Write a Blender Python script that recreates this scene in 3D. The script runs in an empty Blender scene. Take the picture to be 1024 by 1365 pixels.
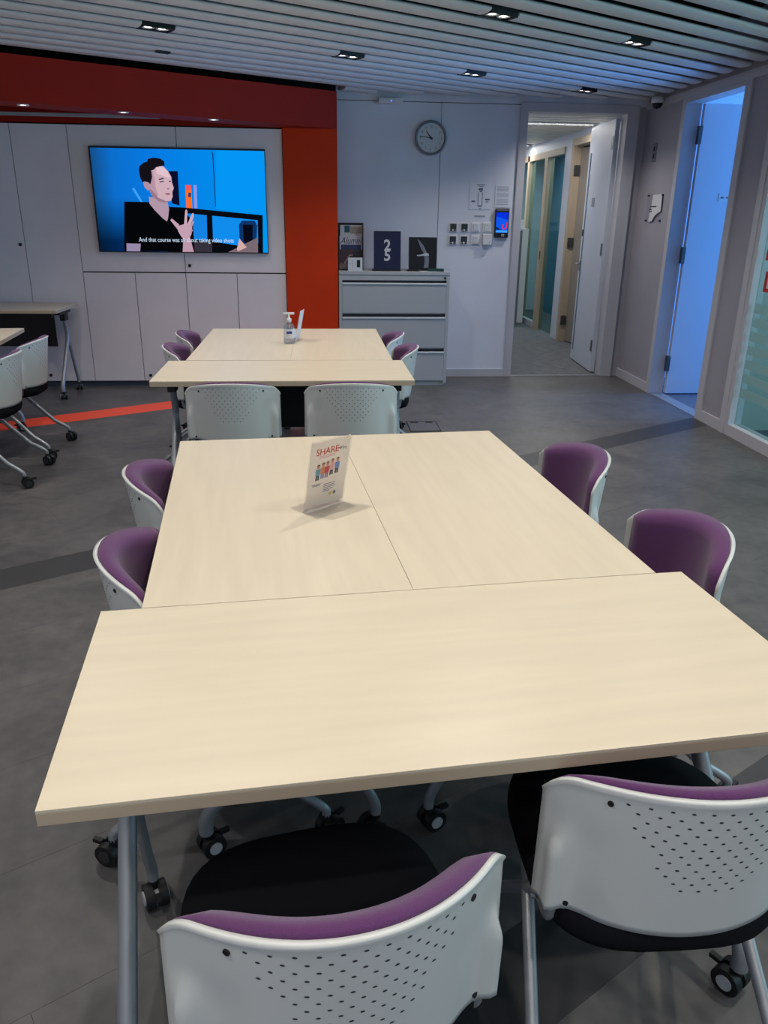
import bpy, bmesh, math, random
from mathutils import Vector, Matrix
random.seed(7)
SC = bpy.context.scene
COL = SC.collection
R = math.radians

# ------------------------------------------------------------------ camera
IW, IH, FPX = 1024, 1365, 1048.8
PITCH, ROLL, YAW, HC = R(20.7), R(0.8), R(5.1), 1.555
def _axes():
    fwd = Vector((0, math.cos(PITCH), -math.sin(PITCH))); right = Vector((1, 0, 0)); up = right.cross(fwd)
    c, s = math.cos(ROLL), math.sin(ROLL)
    a, b = c*right + s*up, -s*right + c*up
    m = Matrix.Rotation(-YAW, 3, 'Z')
    return m @ a, m @ b, m @ fwd
CA, CB, CF = _axes()
CP = Vector((0, 0, HC))
cam = bpy.data.cameras.new('camera'); cam.sensor_fit = 'HORIZONTAL'; cam.sensor_width = 36.0
cam.lens = 36.0*FPX/IW; cam.clip_start = .02; cam.clip_end = 100
cam_ob = bpy.data.objects.new('camera', cam); COL.objects.link(cam_ob)
m3 = Matrix((CA, CB, -CF)).transposed()
cam_ob.matrix_world = Matrix.Translation(CP) @ m3.to_4x4()
SC.camera = cam_ob
def ray(u, v): return CA*((u-IW/2)/FPX) - CB*((v-IH/2)/FPX) + CF
def PZ(u, v, z=0.0): d = ray(u, v); return CP + d*((z-HC)/d.z)      # pixel -> point on a level plane
def PY(u, v, y): d = ray(u, v); return CP + d*(y/d.y)               # pixel -> point on a wall y = const
def PX(u, v, x): d = ray(u, v); return CP + d*(x/d.x)               # pixel -> point on a wall x = const

# ------------------------------------------------------------------ world, light, exposure
SC.view_settings.view_transform = 'Standard'
SC.view_settings.look = 'None'
SC.view_settings.exposure = 0.0
SC.view_settings.gamma = 1.0
SC.view_settings.use_curve_mapping = False
W = bpy.data.worlds.new('world'); SC.world = W; W.use_nodes = True
W.node_tree.nodes['Background'].inputs[0].default_value = (.66, .79, 1.0, 1)
W.node_tree.nodes['Background'].inputs[1].default_value = .60
def area(name, loc, rot, sx, sy, power, col):
    l = bpy.data.lights.new(name, 'AREA'); l.shape = 'RECTANGLE'; l.size = sx; l.size_y = sy; l.energy = power; l.color = col
    o = bpy.data.objects.new(name, l); COL.objects.link(o); o.location = loc; o.rotation_euler = rot
    return o
# daylight coming in at the windows of the side rooms
area('window_daylight', (6.05, 6.85, 1.45), (0, R(90), 0), 1.9, 1.9, 190, (.09, .36, 1.0))
area('window_daylight', (6.05, 2.4, 1.45), (0, R(90), 0), 1.9, 4.6, 180, (.56, .80, 1.0))
area('blue_partition_fill', (3.7, 12.0, 2.48), (0, 0, 0), .4, 2.4, 26, (.8, .92, 1.0))  # added fill that brightens the blue partition behind the corridor glass
SPOT_POWER = 50

# ------------------------------------------------------------------ materials
def lin(c):
    f = lambda x: x/12.92 if x <= .04045 else ((x+.055)/1.055)**2.4
    return tuple(f(x/255.) for x in c)
MATS = {}
def mat(name, rgb, rough=.5, metal=0., noise=0., nscale=8., bump=0., bscale=200., spec=.5, stretch=None, sheen=0.):
    if name in MATS: return MATS[name]
    m = bpy.data.materials.new(name); m.use_nodes = True; nt = m.node_tree; b = nt.nodes['Principled BSDF']
    c = lin(rgb); b.inputs['Base Color'].default_value = (*c, 1); b.inputs['Roughness'].default_value = rough
    b.inputs['Metallic'].default_value = metal; b.inputs['Specular IOR Level'].default_value = spec
    if sheen: b.inputs['Sheen Weight'].default_value = sheen
    if noise or bump:
        tc = nt.nodes.new('ShaderNodeTexCoord'); mp = nt.nodes.new('ShaderNodeMapping'); nt.links.new(tc.outputs['Object'], mp.inputs[0])
        if stretch: mp.inputs['Scale'].default_value = stretch
    if noise:
        n = nt.nodes.new('ShaderNodeTexNoise'); n.inputs['Scale'].default_value = nscale; n.inputs['Detail'].default_value = 6
        nt.links.new(mp.outputs[0], n.inputs['Vector'])
        r = nt.nodes.new('ShaderNodeValToRGB'); r.color_ramp.elements[0].position = .3; r.color_ramp.elements[1].position = .7
        r.color_ramp.elements[0].color = (*[x*(1-noise) for x in c], 1); r.color_ramp.elements[1].color = (*[min(1, x*(1+noise)) for x in c], 1)
        nt.links.new(n.outputs['Fac'], r.inputs[0]); nt.links.new(r.outputs[0], b.inputs['Base Color'])
    if bump:
        n2 = nt.nodes.new('ShaderNodeTexNoise'); n2.inputs['Scale'].default_value = bscale
        nt.links.new(mp.outputs[0], n2.inputs['Vector'])
        bp = nt.nodes.new('ShaderNodeBump'); bp.inputs['Strength'].default_value = bump; bp.inputs['Distance'].default_value = .002
        nt.links.new(n2.outputs['Fac'], bp.inputs['Height']); nt.links.new(bp.outputs[0], b.inputs['Normal'])
    MATS[name] = m; return m
def emit(name, rgb, strength=1.):
    if name in MATS: return MATS[name]
    m = bpy.data.materials.new(name); m.use_nodes = True; nt = m.node_tree; nt.nodes.clear()
    e = nt.nodes.new('ShaderNodeEmission'); e.inputs[0].default_value = (*lin(rgb), 1); e.inputs[1].default_value = strength
    o = nt.nodes.new('ShaderNodeOutputMaterial'); nt.links.new(e.outputs[0], o.inputs[0]); MATS[name] = m; return m
def glassy(name, tint, gloss=.08, rough=.02, veil=0., veil_rgb=(200, 205, 205)):
    if name in MATS: return MATS[name]
    m = bpy.data.materials.new(name); m.use_nodes = True; nt = m.node_tree; nt.nodes.clear()
    t = nt.nodes.new('ShaderNodeBsdfTransparent'); t.inputs[0].default_value = (*lin(tint), 1)
    g = nt.nodes.new('ShaderNodeBsdfGlossy'); g.inputs['Roughness'].default_value = rough
    mx = nt.nodes.new('ShaderNodeMixShader'); mx.inputs[0].default_value = gloss
    nt.links.new(t.outputs[0], mx.inputs[1]); nt.links.new(g.outputs[0], mx.inputs[2])
    last = mx
    if veil:
        d = nt.nodes.new('ShaderNodeBsdfDiffuse'); d.inputs[0].default_value = (*lin(veil_rgb), 1)
        tr = nt.nodes.new('ShaderNodeBsdfTranslucent'); tr.inputs[0].default_value = (*lin(veil_rgb), 1)
        ad = nt.nodes.new('ShaderNodeMixShader'); ad.inputs[0].default_value = .5
        nt.links.new(d.outputs[0], ad.inputs[1]); nt.links.new(tr.outputs[0], ad.inputs[2])
        m2 = nt.nodes.new('ShaderNodeMixShader'); m2.inputs[0].default_value = veil
        nt.links.new(last.outputs[0], m2.inputs[1]); nt.links.new(ad.outputs[0], m2.inputs[2]); last = m2
    o = nt.nodes.new('ShaderNodeOutputMaterial'); nt.links.new(last.outputs[0], o.inputs[0]); MATS[name] = m; return m

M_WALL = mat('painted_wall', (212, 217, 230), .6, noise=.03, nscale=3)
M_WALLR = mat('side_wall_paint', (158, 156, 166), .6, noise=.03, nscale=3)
M_FRAME = mat('frame_paint', (186, 186, 194), .45)
M_CLOSET = mat('closet_laminate', (230, 221, 226), .5, noise=.025, nscale=4)
M_GAP = mat('dark_gap', (22, 22, 26), .8)
M_BLACK = mat('black_plastic', (14, 14, 17), .5)
M_PLENUM = mat('plenum_black', (6, 6, 8), .95, spec=.1)
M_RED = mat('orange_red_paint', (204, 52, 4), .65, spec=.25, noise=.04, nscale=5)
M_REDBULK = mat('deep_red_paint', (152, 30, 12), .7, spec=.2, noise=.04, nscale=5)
M_SLAT = mat('slat_grey', (212, 212, 214), .5)
M_TABLE = mat('maple_laminate', (214, 202, 179), .34, noise=.035, nscale=2.2, stretch=(1.2, 14, 1))
M_EDGE = mat('table_edge_band', (186, 170, 146), .45)
M_STEEL = mat('silver_tube', (150, 154, 160), .45, metal=.5)
M_SHELL = mat('white_plastic_shell', (205, 208, 206), .38, noise=.01, nscale=5)
M_PURPLE = mat('purple_fabric', (92, 53, 98), .9, noise=.10, nscale=420, bump=.5, bscale=600, spec=.15, sheen=.25)
M_SEAT = mat('black_seat_fabric', (22, 23, 28), .95, spec=.1)
M_HOLE = mat('perforation_dark', (58, 61, 66), .8)
M_CARPET = mat('corridor_carpet', (104, 108, 112), .95, noise=.45, nscale=9, stretch=(1, 9, 1), spec=.1)
M_WOOD = mat('light_wood_frame', (176, 160, 140), .5, noise=.06, nscale=6, stretch=(8, 8, .6))
M_WOODD = mat('grey_wood_door', (140, 132, 124), .5, noise=.06, nscale=6, stretch=(8, 8, .6))
M_DOORW = mat('white_door_paint', (196, 202, 216), .45)
M_METALD = mat('dark_hinge_metal', (96, 98, 100), .4, metal=.8)
M_GREYCAB = mat('grey_cabinet_paint', (168, 172, 176), .42)
M_GREYLIP = mat('pale_cabinet_lip', (206, 212, 216), .35)
M_WHITE = mat('white_plastic', (214, 216, 220), .4)
M_PAPER = mat('paper', (206, 208, 214), .7)
M_GLASS = glassy('clear_glass', (215, 232, 228), .07)
M_FROST = glassy('frosted_film', (215, 230, 226), .05, .2, veil=.5, veil_rgb=(196, 208, 206))
M_ACRYL = glassy('clear_acrylic', (250, 250, 252), .03)
M_LAMP = emit('lamp_glow', (255, 246, 232), 6.)
M_WLAMP = emit('corridor_lamp_glow', (255, 250, 240), 4.)

def floor_mat():
    m = bpy.data.materials.new('grey_vinyl_floor'); m.use_nodes = True; nt = m.node_tree; b = nt.nodes['Principled BSDF']
    g = nt.nodes.new('ShaderNodeNewGeometry')
    n = nt.nodes.new('ShaderNodeTexNoise'); n.inputs['Scale'].default_value = 2.6; n.inputs['Detail'].default_value = 8; n.inputs['Roughness'].default_value = .60; n.inputs['Distortion'].default_value = .6
    n2 = nt.nodes.new('ShaderNodeTexNoise'); n2.inputs['Scale'].default_value = 17; n2.inputs['Detail'].default_value = 5
    nt.links.new(g.outputs['Position'], n.inputs['Vector']); nt.links.new(g.outputs['Position'], n2.inputs['Vector'])
    mx = nt.nodes.new('ShaderNodeMix'); mx.data_type = 'FLOAT'; mx.inputs[0].default_value = .35
    nt.links.new(n.outputs['Fac'], mx.inputs[2]); nt.links.new(n2.outputs['Fac'], mx.inputs[3])
    r = nt.nodes.new('ShaderNodeValToRGB')
    r.color_ramp.elements[0].position = .30; r.color_ramp.elements[0].color = (*lin((62, 62, 64)), 1)
    r.color_ramp.elements[1].position = .72; r.color_ramp.elements[1].color = (*lin((102, 100, 100)), 1)
    nt.links.new(mx.outputs[0], r.inputs[0])
    oi = nt.nodes.new('ShaderNodeObjectInfo'); mr = nt.nodes.new('ShaderNodeMapRange')
    mr.inputs['To Min'].default_value = .95; mr.inputs['To Max'].default_value = 1.05; nt.links.new(oi.outputs['Random'], mr.inputs['Value'])
    sc = nt.nodes.new('ShaderNodeVectorMath'); sc.operation = 'SCALE'; nt.links.new(r.outputs[0], sc.inputs[0]); nt.links.new(mr.outputs[0], sc.inputs['Scale'])
    nt.links.new(sc.outputs[0], b.inputs['Base Color'])
    b.inputs['Roughness'].default_value = .42; b.inputs['Specular IOR Level'].default_value = .4
    MATS['floor'] = m; return m
M_FLOOR = floor_mat()
M_STRIPE = mat('dark_floor_band', (48, 48, 51), .45, noise=.10, nscale=7)
M_ORANGE = mat('orange_floor_band', (236, 78, 48), .5, noise=.03, nscale=6)

# ------------------------------------------------------------------ mesh helpers
class MB:
    def __init__(s): s.v = []; s.f = []; s.sm = []
    def add(s, vs, fs, smooth=False):
        o = len(s.v); s.v += [tuple(x) for x in vs]; s.f += [tuple(i+o for i in f) for f in fs]; s.sm += [smooth]*len(fs); return s
    def box(s, x0, x1, y0, y1, z0, z1, M=None, bev=0.):
        if bev:
            bm = bmesh.new(); bmesh.ops.create_cube(bm, size=1)
            for v in bm.verts: v.co = Vector(((x0+x1)/2+v.co.x*(x1-x0), (y0+y1)/2+v.co.y*(y1-y0), (z0+z1)/2+v.co.z*(z1-z0)))
            bmesh.ops.bevel(bm, geom=bm.edges[:], offset=bev, segments=2, affect='EDGES', profile=.6)
            bm.verts.index_update(); vs = [v.co.copy() for v in bm.verts]; fs = [[v.index for v in f.verts] for f in bm.faces]; bm.free()
        else:
            vs = [Vector(p) for p in ((x0,y0,z0),(x1,y0,z0),(x1,y1,z0),(x0,y1,z0),(x0,y0,z1),(x1,y0,z1),(x1,y1,z1),(x0,y1,z1))]
            fs = [(0,3,2,1),(4,5,6,7),(0,1,5,4),(1,2,6,5),(2,3,7,6),(3,0,4,7)]
        if M is not None: vs = [M @ v for v in vs]
        return s.add(vs, fs)
    def prism(s, poly, z0, z1):
        n = len(poly); a = sum(poly[i][0]*poly[(i+1)%n][1]-poly[(i+1)%n][0]*poly[i][1] for i in range(n))
        if a < 0: poly = poly[::-1]
        vs = [(x, y, z0) for x, y in poly]+[(x, y, z1) for x, y in poly]
        fs = [tuple(range(n))[::-1], tuple(range(n, 2*n))]+[(i, (i+1)%n, n+(i+1)%n, n+i) for i in range(n)]
        return s.add(vs, fs)
    def tube(s, pts, r, seg=10, caps=True):
        pts = [Vector(p) for p in pts]; rings = []; rr = r if isinstance(r, (list, tuple)) else [r]*len(pts); nprev = None
        for i, p in enumerate(pts):
            t = (pts[min(i+1, len(pts)-1)]-pts[max(i-1, 0)]).normalized()
            if nprev is None:
                nprev = Vector((1, 0, 0)) if abs(t.x) < .9 else Vector((0, 1, 0))
            n = (nprev-t*nprev.dot(t)).normalized(); b = t.cross(n); nprev = n
            rings.append([p+(n*math.cos(2*math.pi*k/seg)+b*math.sin(2*math.pi*k/seg))*rr[i] for k in range(seg)])
        vs = [v for g in rings for v in g]; fs = []
        for i in range(len(pts)-1):
            for k in range(seg): fs.append((i*seg+k, i*seg+(k+1)%seg, (i+1)*seg+(k+1)%seg, (i+1)*seg+k))
        s.add(vs, fs, True)
        if caps:
            s.add(rings[0], [tuple(range(seg))[::-1]]); s.add(rings[-1], [tuple(range(seg))])
        return s
    def cyl(s, c, axis, r, h, seg=20, r2=None):
        c = Vector(c); a = Vector(axis).normalized(); return s.tube([c-a*h/2, c+a*h/2], [r, r if r2 is None else r2], seg)
    def lathe(s, c, prof, seg=24, axis='z'):
        vs = []; n = len(prof)
        for k in range(seg):
            t = 2*math.pi*k/seg
            for (r, h) in prof:
                p = (r*math.cos(t), r*math.sin(t), h) if axis == 'z' else (r*math.cos(t), -h, r*math.sin(t))
                vs.append(Vector(c)+Vector(p))
        fs = [(k*n+i, ((k+1)%seg)*n+i, ((k+1)%seg)*n+i+1, k*n+i+1) for k in range(seg) for i in range(n-1)]
        return s.add(vs, fs, True)
    def build(s, name, m, parent=None, fix=True):
        me = bpy.data.meshes.new(name); me.from_pydata(s.v, [], s.f)
        me.polygons.foreach_set('use_smooth', s.sm); me.validate()
        if fix and any(s.sm):
            bm = bmesh.new(); bm.from_mesh(me); bmesh.ops.recalc_face_normals(bm, faces=bm.faces[:]); bm.to_mesh(me); bm.free()
        me.materials.append(m)
        o = bpy.data.objects.new(name, me); COL.objects.link(o)
        if parent is not None: o.parent = parent
        return o
def box(name, m, parent, *a, bev=0.): return MB().box(*a, bev=bev).build(name, m, parent)
def tag(o, label=None, cat=None, group=None, kind=None):
    if label: o['label'] = label
    if cat: o['category'] = cat
    if group: o['group'] = group
    if kind: o['kind'] = kind
    return o
def empty(name, loc=(0, 0, 0), rz=0.):
    o = bpy.data.objects.new(name, None); COL.objects.link(o); o.location = loc; o.rotation_euler = (0, 0, rz); o.empty_display_size = .05; return o
def struct(o): o['kind'] = 'structure'; return o
def copy_tree(o, parent=None):
    c = o.copy(); COL.objects.link(c)
    if parent is not None: c.parent = parent
    for ch in [x for x in o.children]: copy_tree(ch, c)
    return c
def text(name, s, size, m, parent, M, extr=.0004, align='CENTER', shear=0., xs=1., bold=0.):
    cu = bpy.data.curves.new(name, 'FONT'); cu.body = s; cu.size = size; cu.align_x = align; cu.align_y = 'CENTER'; cu.extrude = extr; cu.shear = shear; cu.offset = bold; cu.resolution_u = 3
    t = bpy.data.objects.new(name, cu); COL.objects.link(t)
    dg = bpy.context.evaluated_depsgraph_get(); me = bpy.data.meshes.new_from_object(t.evaluated_get(dg))
    bpy.data.objects.remove(t); bpy.data.curves.remove(cu)
    me.transform(M @ Matrix.Diagonal((xs, 1, 1, 1))); me.materials.clear(); me.materials.append(m)
    o = bpy.data.objects.new(name, me); COL.objects.link(o); o.parent = parent; return o
def face_m(x, y, z, rz=0., tilt=0.):   # text facing -Y, standing upright at x,y,z
    return Matrix.Translation((x, y, z)) @ Matrix.Rotation(rz, 4, 'Z') @ Matrix.Rotation(R(90)-tilt, 4, 'X')

# ------------------------------------------------------------------ room constants
YB, XR, YC, ZS = 8.03, 3.16, 7.59, 2.58
XL, YR = -3.8, -2.4
ANG = R(31); D2 = Vector((math.cos(ANG), math.sin(ANG))); N2 = Vector((-math.sin(ANG), math.cos(ANG)))
def st(s, t): p = N2*s + D2*t; return (p.x, p.y)
def clip(poly, keep):   # keep: list of (a, b, c) with a*x+b*y <= c
    for a, b, c in keep:
        out = []
        for i in range(len(poly)):
            p, q = poly[i], poly[(i+1) % len(poly)]; dp, dq = a*p[0]+b*p[1]-c, a*q[0]+b*q[1]-c
            if dp <= 0: out.append(p)
            if dp*dq < 0: k = dp/(dp-dq); out.append((p[0]+(q[0]-p[0])*k, p[1]+(q[1]-p[1])*k))
        poly = out
        if len(poly) < 3: return []
    return poly
ROOM = [(1, 0, XR), (-1, 0, -XL), (0, 1, YB), (0, -1, -YR)]

# ------------------------------------------------------------------ floor
floor = struct(box('floor', M_STRIPE, None, XL, XR, YR, YB, -.08, -.004))
STR = [(.708, .93, 'dark'), (3.475, 3.70, 'dark'), (6.33, 6.60, 'orange')]
def floor_piece(name, poly, m):
    poly = clip(poly, ROOM)
    if not poly: return
    MB().prism(poly, -.004, 0).build(name, m, floor)
edges = [-4.6, -2.06, -1.84, .708, .93, 3.475, 3.70, 6.33, 6.60, 9.3]
for i in range(len(edges)-1):
    s0, s1 = edges[i], edges[i+1]
    if s1-s0 < .3:
        m, nm = (M_ORANGE, 'orange_floor_band') if s0 > 6 else (M_STRIPE, 'dark_floor_band')
        floor_piece(nm, [st(s0, -6), st(s0, 9), st(s1, 9), st(s1, -6)], m)
    else:
        n = round((s1-s0)/.424); w = (s1-s0)/n
        for k in range(n):
            t = -5.5 + .8*((k*7) % 3)-1.6
            while t < 8.5:
                g = .0004
                floor_piece('floor_tile', [st(s0+k*w+g, t+g), st(s0+k*w+g, t+2.4-g), st(s0+(k+1)*w-g, t+2.4-g), st(s0+(k+1)*w-g, t+g)], M_FLOOR); t += 2.4

# ------------------------------------------------------------------ walls
ZT = 2.95
wb = struct(box('wall_back', M_GAP, None, .22, 1.945, YB+.012, YB+.13, 0, ZT))
for x0, x1 in ((.225, 1.197), (1.202, 1.945)): box('wall_panel', M_WALL, wb, x0, x1, YB, YB+.012, 0, 2.525)
box('upper_panel', M_WALL, wb, .225, 1.945, YB, YB+.012, 2.531, ZT)
box('lintel_panel', M_WALL, wb, 1.945, XR, YB, YB+.13, 2.531, ZT)
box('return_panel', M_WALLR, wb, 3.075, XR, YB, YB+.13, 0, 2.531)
struct(box('baseboard_back', M_FRAME, None, 1.262, 1.945, YB-.014, YB, .0, .075))
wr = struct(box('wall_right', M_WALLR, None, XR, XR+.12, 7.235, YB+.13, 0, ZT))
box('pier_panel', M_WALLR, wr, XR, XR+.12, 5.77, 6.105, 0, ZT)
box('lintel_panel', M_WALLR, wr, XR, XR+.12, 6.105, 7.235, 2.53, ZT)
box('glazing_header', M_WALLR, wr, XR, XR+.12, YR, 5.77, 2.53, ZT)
box('cornice_strip', M_FRAME, wr, XR-.018, XR, YR, YB, 2.50, 2.56)
b1 = struct(box('baseboard_right', M_FRAME, None, XR-.014, XR, 7.235, YB, 0, .085))
box('baseboard_length', M_FRAME, b1, XR-.014, XR, 5.77, 6.105, 0, .085)
struct(box('wall_left', M_CLOSET, None, XL-.1, XL, YR, YB+.13, 0, ZT))
struct(box('wall_behind_closet', M_GAP, None, XL, .22, 8.04, 8.16, 0, ZT))
# orange frame: pillar, slanting bulkhead, soffit
pil = struct(box('wall_pillar', M_RED, None, -.253, .22, YC-.018, YB+.13, 0, 2.245))
SB = 6.372
xa = XL
def on_s(s, x): return (x, (s - N2.x*x)/N2.y)
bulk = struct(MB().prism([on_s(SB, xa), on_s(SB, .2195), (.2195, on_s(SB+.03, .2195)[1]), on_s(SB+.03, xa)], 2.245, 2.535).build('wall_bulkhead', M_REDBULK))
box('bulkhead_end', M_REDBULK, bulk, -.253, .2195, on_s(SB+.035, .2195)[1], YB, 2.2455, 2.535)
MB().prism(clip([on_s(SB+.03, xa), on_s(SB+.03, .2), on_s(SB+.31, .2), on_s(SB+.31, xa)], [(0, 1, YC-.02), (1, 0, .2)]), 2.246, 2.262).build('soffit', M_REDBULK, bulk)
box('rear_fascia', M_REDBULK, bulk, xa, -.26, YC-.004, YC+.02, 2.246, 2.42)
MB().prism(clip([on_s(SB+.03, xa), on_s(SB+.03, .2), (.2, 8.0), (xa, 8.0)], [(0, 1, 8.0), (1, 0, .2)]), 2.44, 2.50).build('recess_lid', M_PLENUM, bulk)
pe = PY(213, 156.0, 7.44); tz_ = PY(100, 153.5, 7.44).z
tag(MB().box(-3.6, pe.x, 7.425, 7.46, tz_-.012, tz_+.012).build('ceiling_track', M_GREYCAB), 'long grey track bar under the soffit above the white closets', 'track')

# ------------------------------------------------------------------ ceiling
ceil = struct(box('ceiling', M_PLENUM, None, XL-.1, XR+.12, YR, YB+.13, ZT-.0, ZT+.05))
PITCH_S, SL_HW, SL_H = .22, .065, .020
FIX = [(5.245, t) for t in (2.07, 3.457, 4.61, 5.926, .85, -.3)] + [(3.705, t) for t in (.85, 2.10, 3.43, 4.60)] + [(2.165, t) for t in (-.4, .85, 2.10, 3.43, 4.6)] + [(.625, t) for t in (-1.6, -.4, .85, 2.10, 3.43)] + [(-.915, t) for t in (-1.6, -.4, .85, 2.1)]  # fixtures out of view continue the visible rows, built for the light they give
PROF = [(-SL_HW*math.cos(2*math.pi*k/20), -SL_H*math.sin(2*math.pi*k/20)) for k in range(20)]
def slat_seg(mb, s, t0, t1):
    vs = []; n = len(PROF)
    for t in (t0, t1):
        for ds, dz in PROF:
            x, y = st(s+ds, t); vs.append((x, y, ZS+SL_H+dz))
    mb.add(vs, [(i, (i+1) % n, n+(i+1) % n, n+i) for i in range(n)], True)
    mb.add(vs[:n], [tuple(range(n))[::-1]]); mb.add(vs[n:], [tuple(range(n))])
k0 = -26; s_ref = 4.586
for k in range(-31, 10):
    s = s_ref + PITCH_S*k
    t_lo, t_hi = -20, 20
    for a, b, c in [(1, 0, XR-.05), (-1, 0, -XL), (0, 1, YB-.03), (0, -1, -YR)]:
        den = a*D2.x+b*D2.y; num = c-(a*N2.x+b*N2.y)*s
        if den > 0: t_hi = min(t_hi, num/den)
        else: t_lo = max(t_lo, num/den)
    if s+SL_HW > SB+.07: t_lo = max(t_lo, (.27-N2.x*s)/D2.x)
    if t_hi-t_lo < .08: continue
    mb = MB(); cuts = sorted(t for fs_, t in FIX if abs(fs_-s) < .1); a = t_lo
    for c in cuts:
        if t_lo+.2 < c < t_hi-.2: slat_seg(mb, s, a, c-.104); a = c+.104
    slat_seg(mb, s, a, t_hi)
    mb.build('ceiling_slat', M_SLAT, ceil)
# spot fixtures set into the slats
def spot(name, loc, power, col, angle=128, blend=1.0, r=.035):
    l = bpy.data.lights.new(name, 'SPOT'); l.energy = power; l.color = col; l.spot_size = R(angle); l.spot_blend = blend; l.shadow_soft_size = r
    o = bpy.data.objects.new(name, l); COL.objects.link(o); o.location = loc; return o
FIXLAB = {0: 'twin spotlight box set in the slats beside the orange bulkhead', 1: 'twin spotlight box in the slats above the sanitizer table', 2: 'twin spotlight box in the slats before the wall clock', 3: 'twin spotlight box in the slats before the corridor doorway'}
for i, (s, t) in enumerate(FIX):
    x, y = st(s, t)
    if not (XL+.2 < x < XR-.2 and YR+.2 < y < YB-.2): continue
    e = empty('ceiling_spotlight', (x, y, ZS), ANG)
    lab = FIXLAB.get(i, 'unseen black twin spotlight box continuing the rows in the slatted ceiling')
    if i == 8: lab = 'twin spotlight box in the slats farther from the right-hand wall, in the inner row'
    if i == 9: lab = 'twin spotlight box in the slats facing the side doorway'
    tag(e, lab, 'ceiling light', 'twin spotlights in the slatted ceiling')
    h = MB().box(-.098, .098, -.058, -.050, .0, .10).box(-.098, .098, .050, .058, .0, .10).box(-.098, -.090, -.050, .050, .0, .10).box(.090, .098, -.050, .050, .0, .10).box(-.090, .090, -.050, .050, .08, .10)
    h.build('housing', M_BLACK, e)
    for dx in (-.044, .044):
        MB().lathe((dx, 0, .012), [(.036, .055), (.041, -.006), (.033, -.006), (.029, .01)], 16).build('lamp_ring', M_GREYCAB, e)
        MB().lathe((dx, 0, .007), [(.0005, .0), (.020, .002), (.030, .006)], 16).build('lamp', M_LAMP, e)
    sp = spot('spotlight_beam', (x, y, ZS-.01), SPOT_POWER, (1.0, .935, .86))
# bulkhead downlights
for (u, v, wh) in ((34, 138, 'before the tall closets'), (169, 148, 'before the television'), (290, 158, 'nearest the orange pillar')):
    p = PZ(u, v, 2.245) + Vector((N2.x, N2.y, 0))*.075
    e = tag(empty('soffit_downlight', (p.x, p.y, 2.246)), 'small round downlight in the red soffit, '+wh, 'ceiling light', 'downlights in the red soffit')
    MB().lathe((0, 0, -.006), [(.028, .006), (.040, .006), (.042, 0), (.030, -.001), (.027, .003)], 20).build('trim_ring', M_WHITE, e)
    MB().lathe((0, 0, -.003), [(.0005, 0), (.027, 0)], 20).build('lamp', M_LAMP, e)
    spot('downlight_beam', (p.x, p.y, 2.23), 9, (1.0, .92, .82), 120)
# small ceiling devices
p = PZ(217, 70, 2.575)
tag(MB().box(-.05, .05, -.02, .02, -.012, .0).box(-.04, .04, -.012, .012, -.016, -.012).build('ceiling_vent', M_BLACK), 'small black rectangular vent in the slatted ceiling', 'vent').location = (p.x, p.y, 2.585)
bpy.data.objects['ceiling_vent'].rotation_euler = (0, 0, ANG)
dm = tag(empty('dome_camera', (XR-.075, 7.64, 2.49)), 'dark dome camera under the ceiling by the side door', 'camera')
MB().lathe((0, 0, .03), [(.0005, .05), (.055, .05), (.055, .0), (.05, -.002)], 20).build('mount', M_WHITE, dm)
MB().lathe((0, 0, .03), [(.048, 0), (.044, -.02), (.028, -.04), (.0005, -.048)], 20).build('dome', M_BLACK, dm)
sd = tag(empty('motion_sensor', (.72, YB-.04, 2.50)), 'white motion sensor high on the wall left of the clock', 'sensor')
box('body', M_WHITE, sd, -.11, .11, -.02, .04, .0, .05, bev=.006)
box('indicator', emit('blue_led', (90, 110, 255), 2), sd, .0, .012, -.022, -.02, .018, .028)

# ------------------------------------------------------------------ closets
def closet(name, label, x0, x1, z0, z1, doors, locks=()):
    e = tag(empty(name, ((x0+x1)/2, YC, z0)), label, 'cabinet')
    c = (x0+x1)/2
    box('carcass', M_GAP, e, x0-c+.003, x1-c-.003, .022, .42, 0, z1-z0-.002)
    ds = []
    for a, b in doors: ds.append(box('door', M_CLOSET, e, a-c+.003, b-c-.003, 0, .02, .003, z1-z0-.005))
    for i, x, z in locks:
        MB().cyl((x-c, -.004, z-z0), (0, 1, 0), .014, .008, 16).build('lock', M_BLACK, ds[i])
    return e
closet('tall_closet', 'tall grey-white closet with a lock at chest height, behind the narrow table', -3.03, -2.545, .05, 2.24, [(-3.03, -2.545)], [(0, -2.585, 1.266)])
closet('tall_closet', 'tall plain closet far along the white closet wall', -3.79, -3.03, .05, 2.24, [(-3.79, -3.41), (-3.41, -3.03)])
closet('tall_closet', 'tall grey-white closet between the narrow desk and the television panel', -2.545, -2.075, .05, 2.24, [(-2.545, -2.075)], [(0, -2.475, .107)])
closet('television_closet', 'upper white closet panels carrying the wall television', -2.075, -.257, 1.04, 2.24, [(-2.075, -1.164), (-1.164, -.257)], [(1, -1.124, 1.10)])
closet('low_closet', 'low white closet under the television, away from the orange pillar', -2.075, -1.166, .05, 1.037, [(-2.075, -1.617), (-1.617, -1.166)], [(1, -1.56, .104)])
closet('low_closet', 'low white closet under the television, next to the orange pillar', -1.166, -.257, .05, 1.037, [(-1.166, -.705), (-.705, -.257)])
struct(box('baseboard_closet', mat('plinth_blue_grey', (70, 72, 88), .5), None, XL, -.257, YC+.03, YC+.05, 0, .05))

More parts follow.
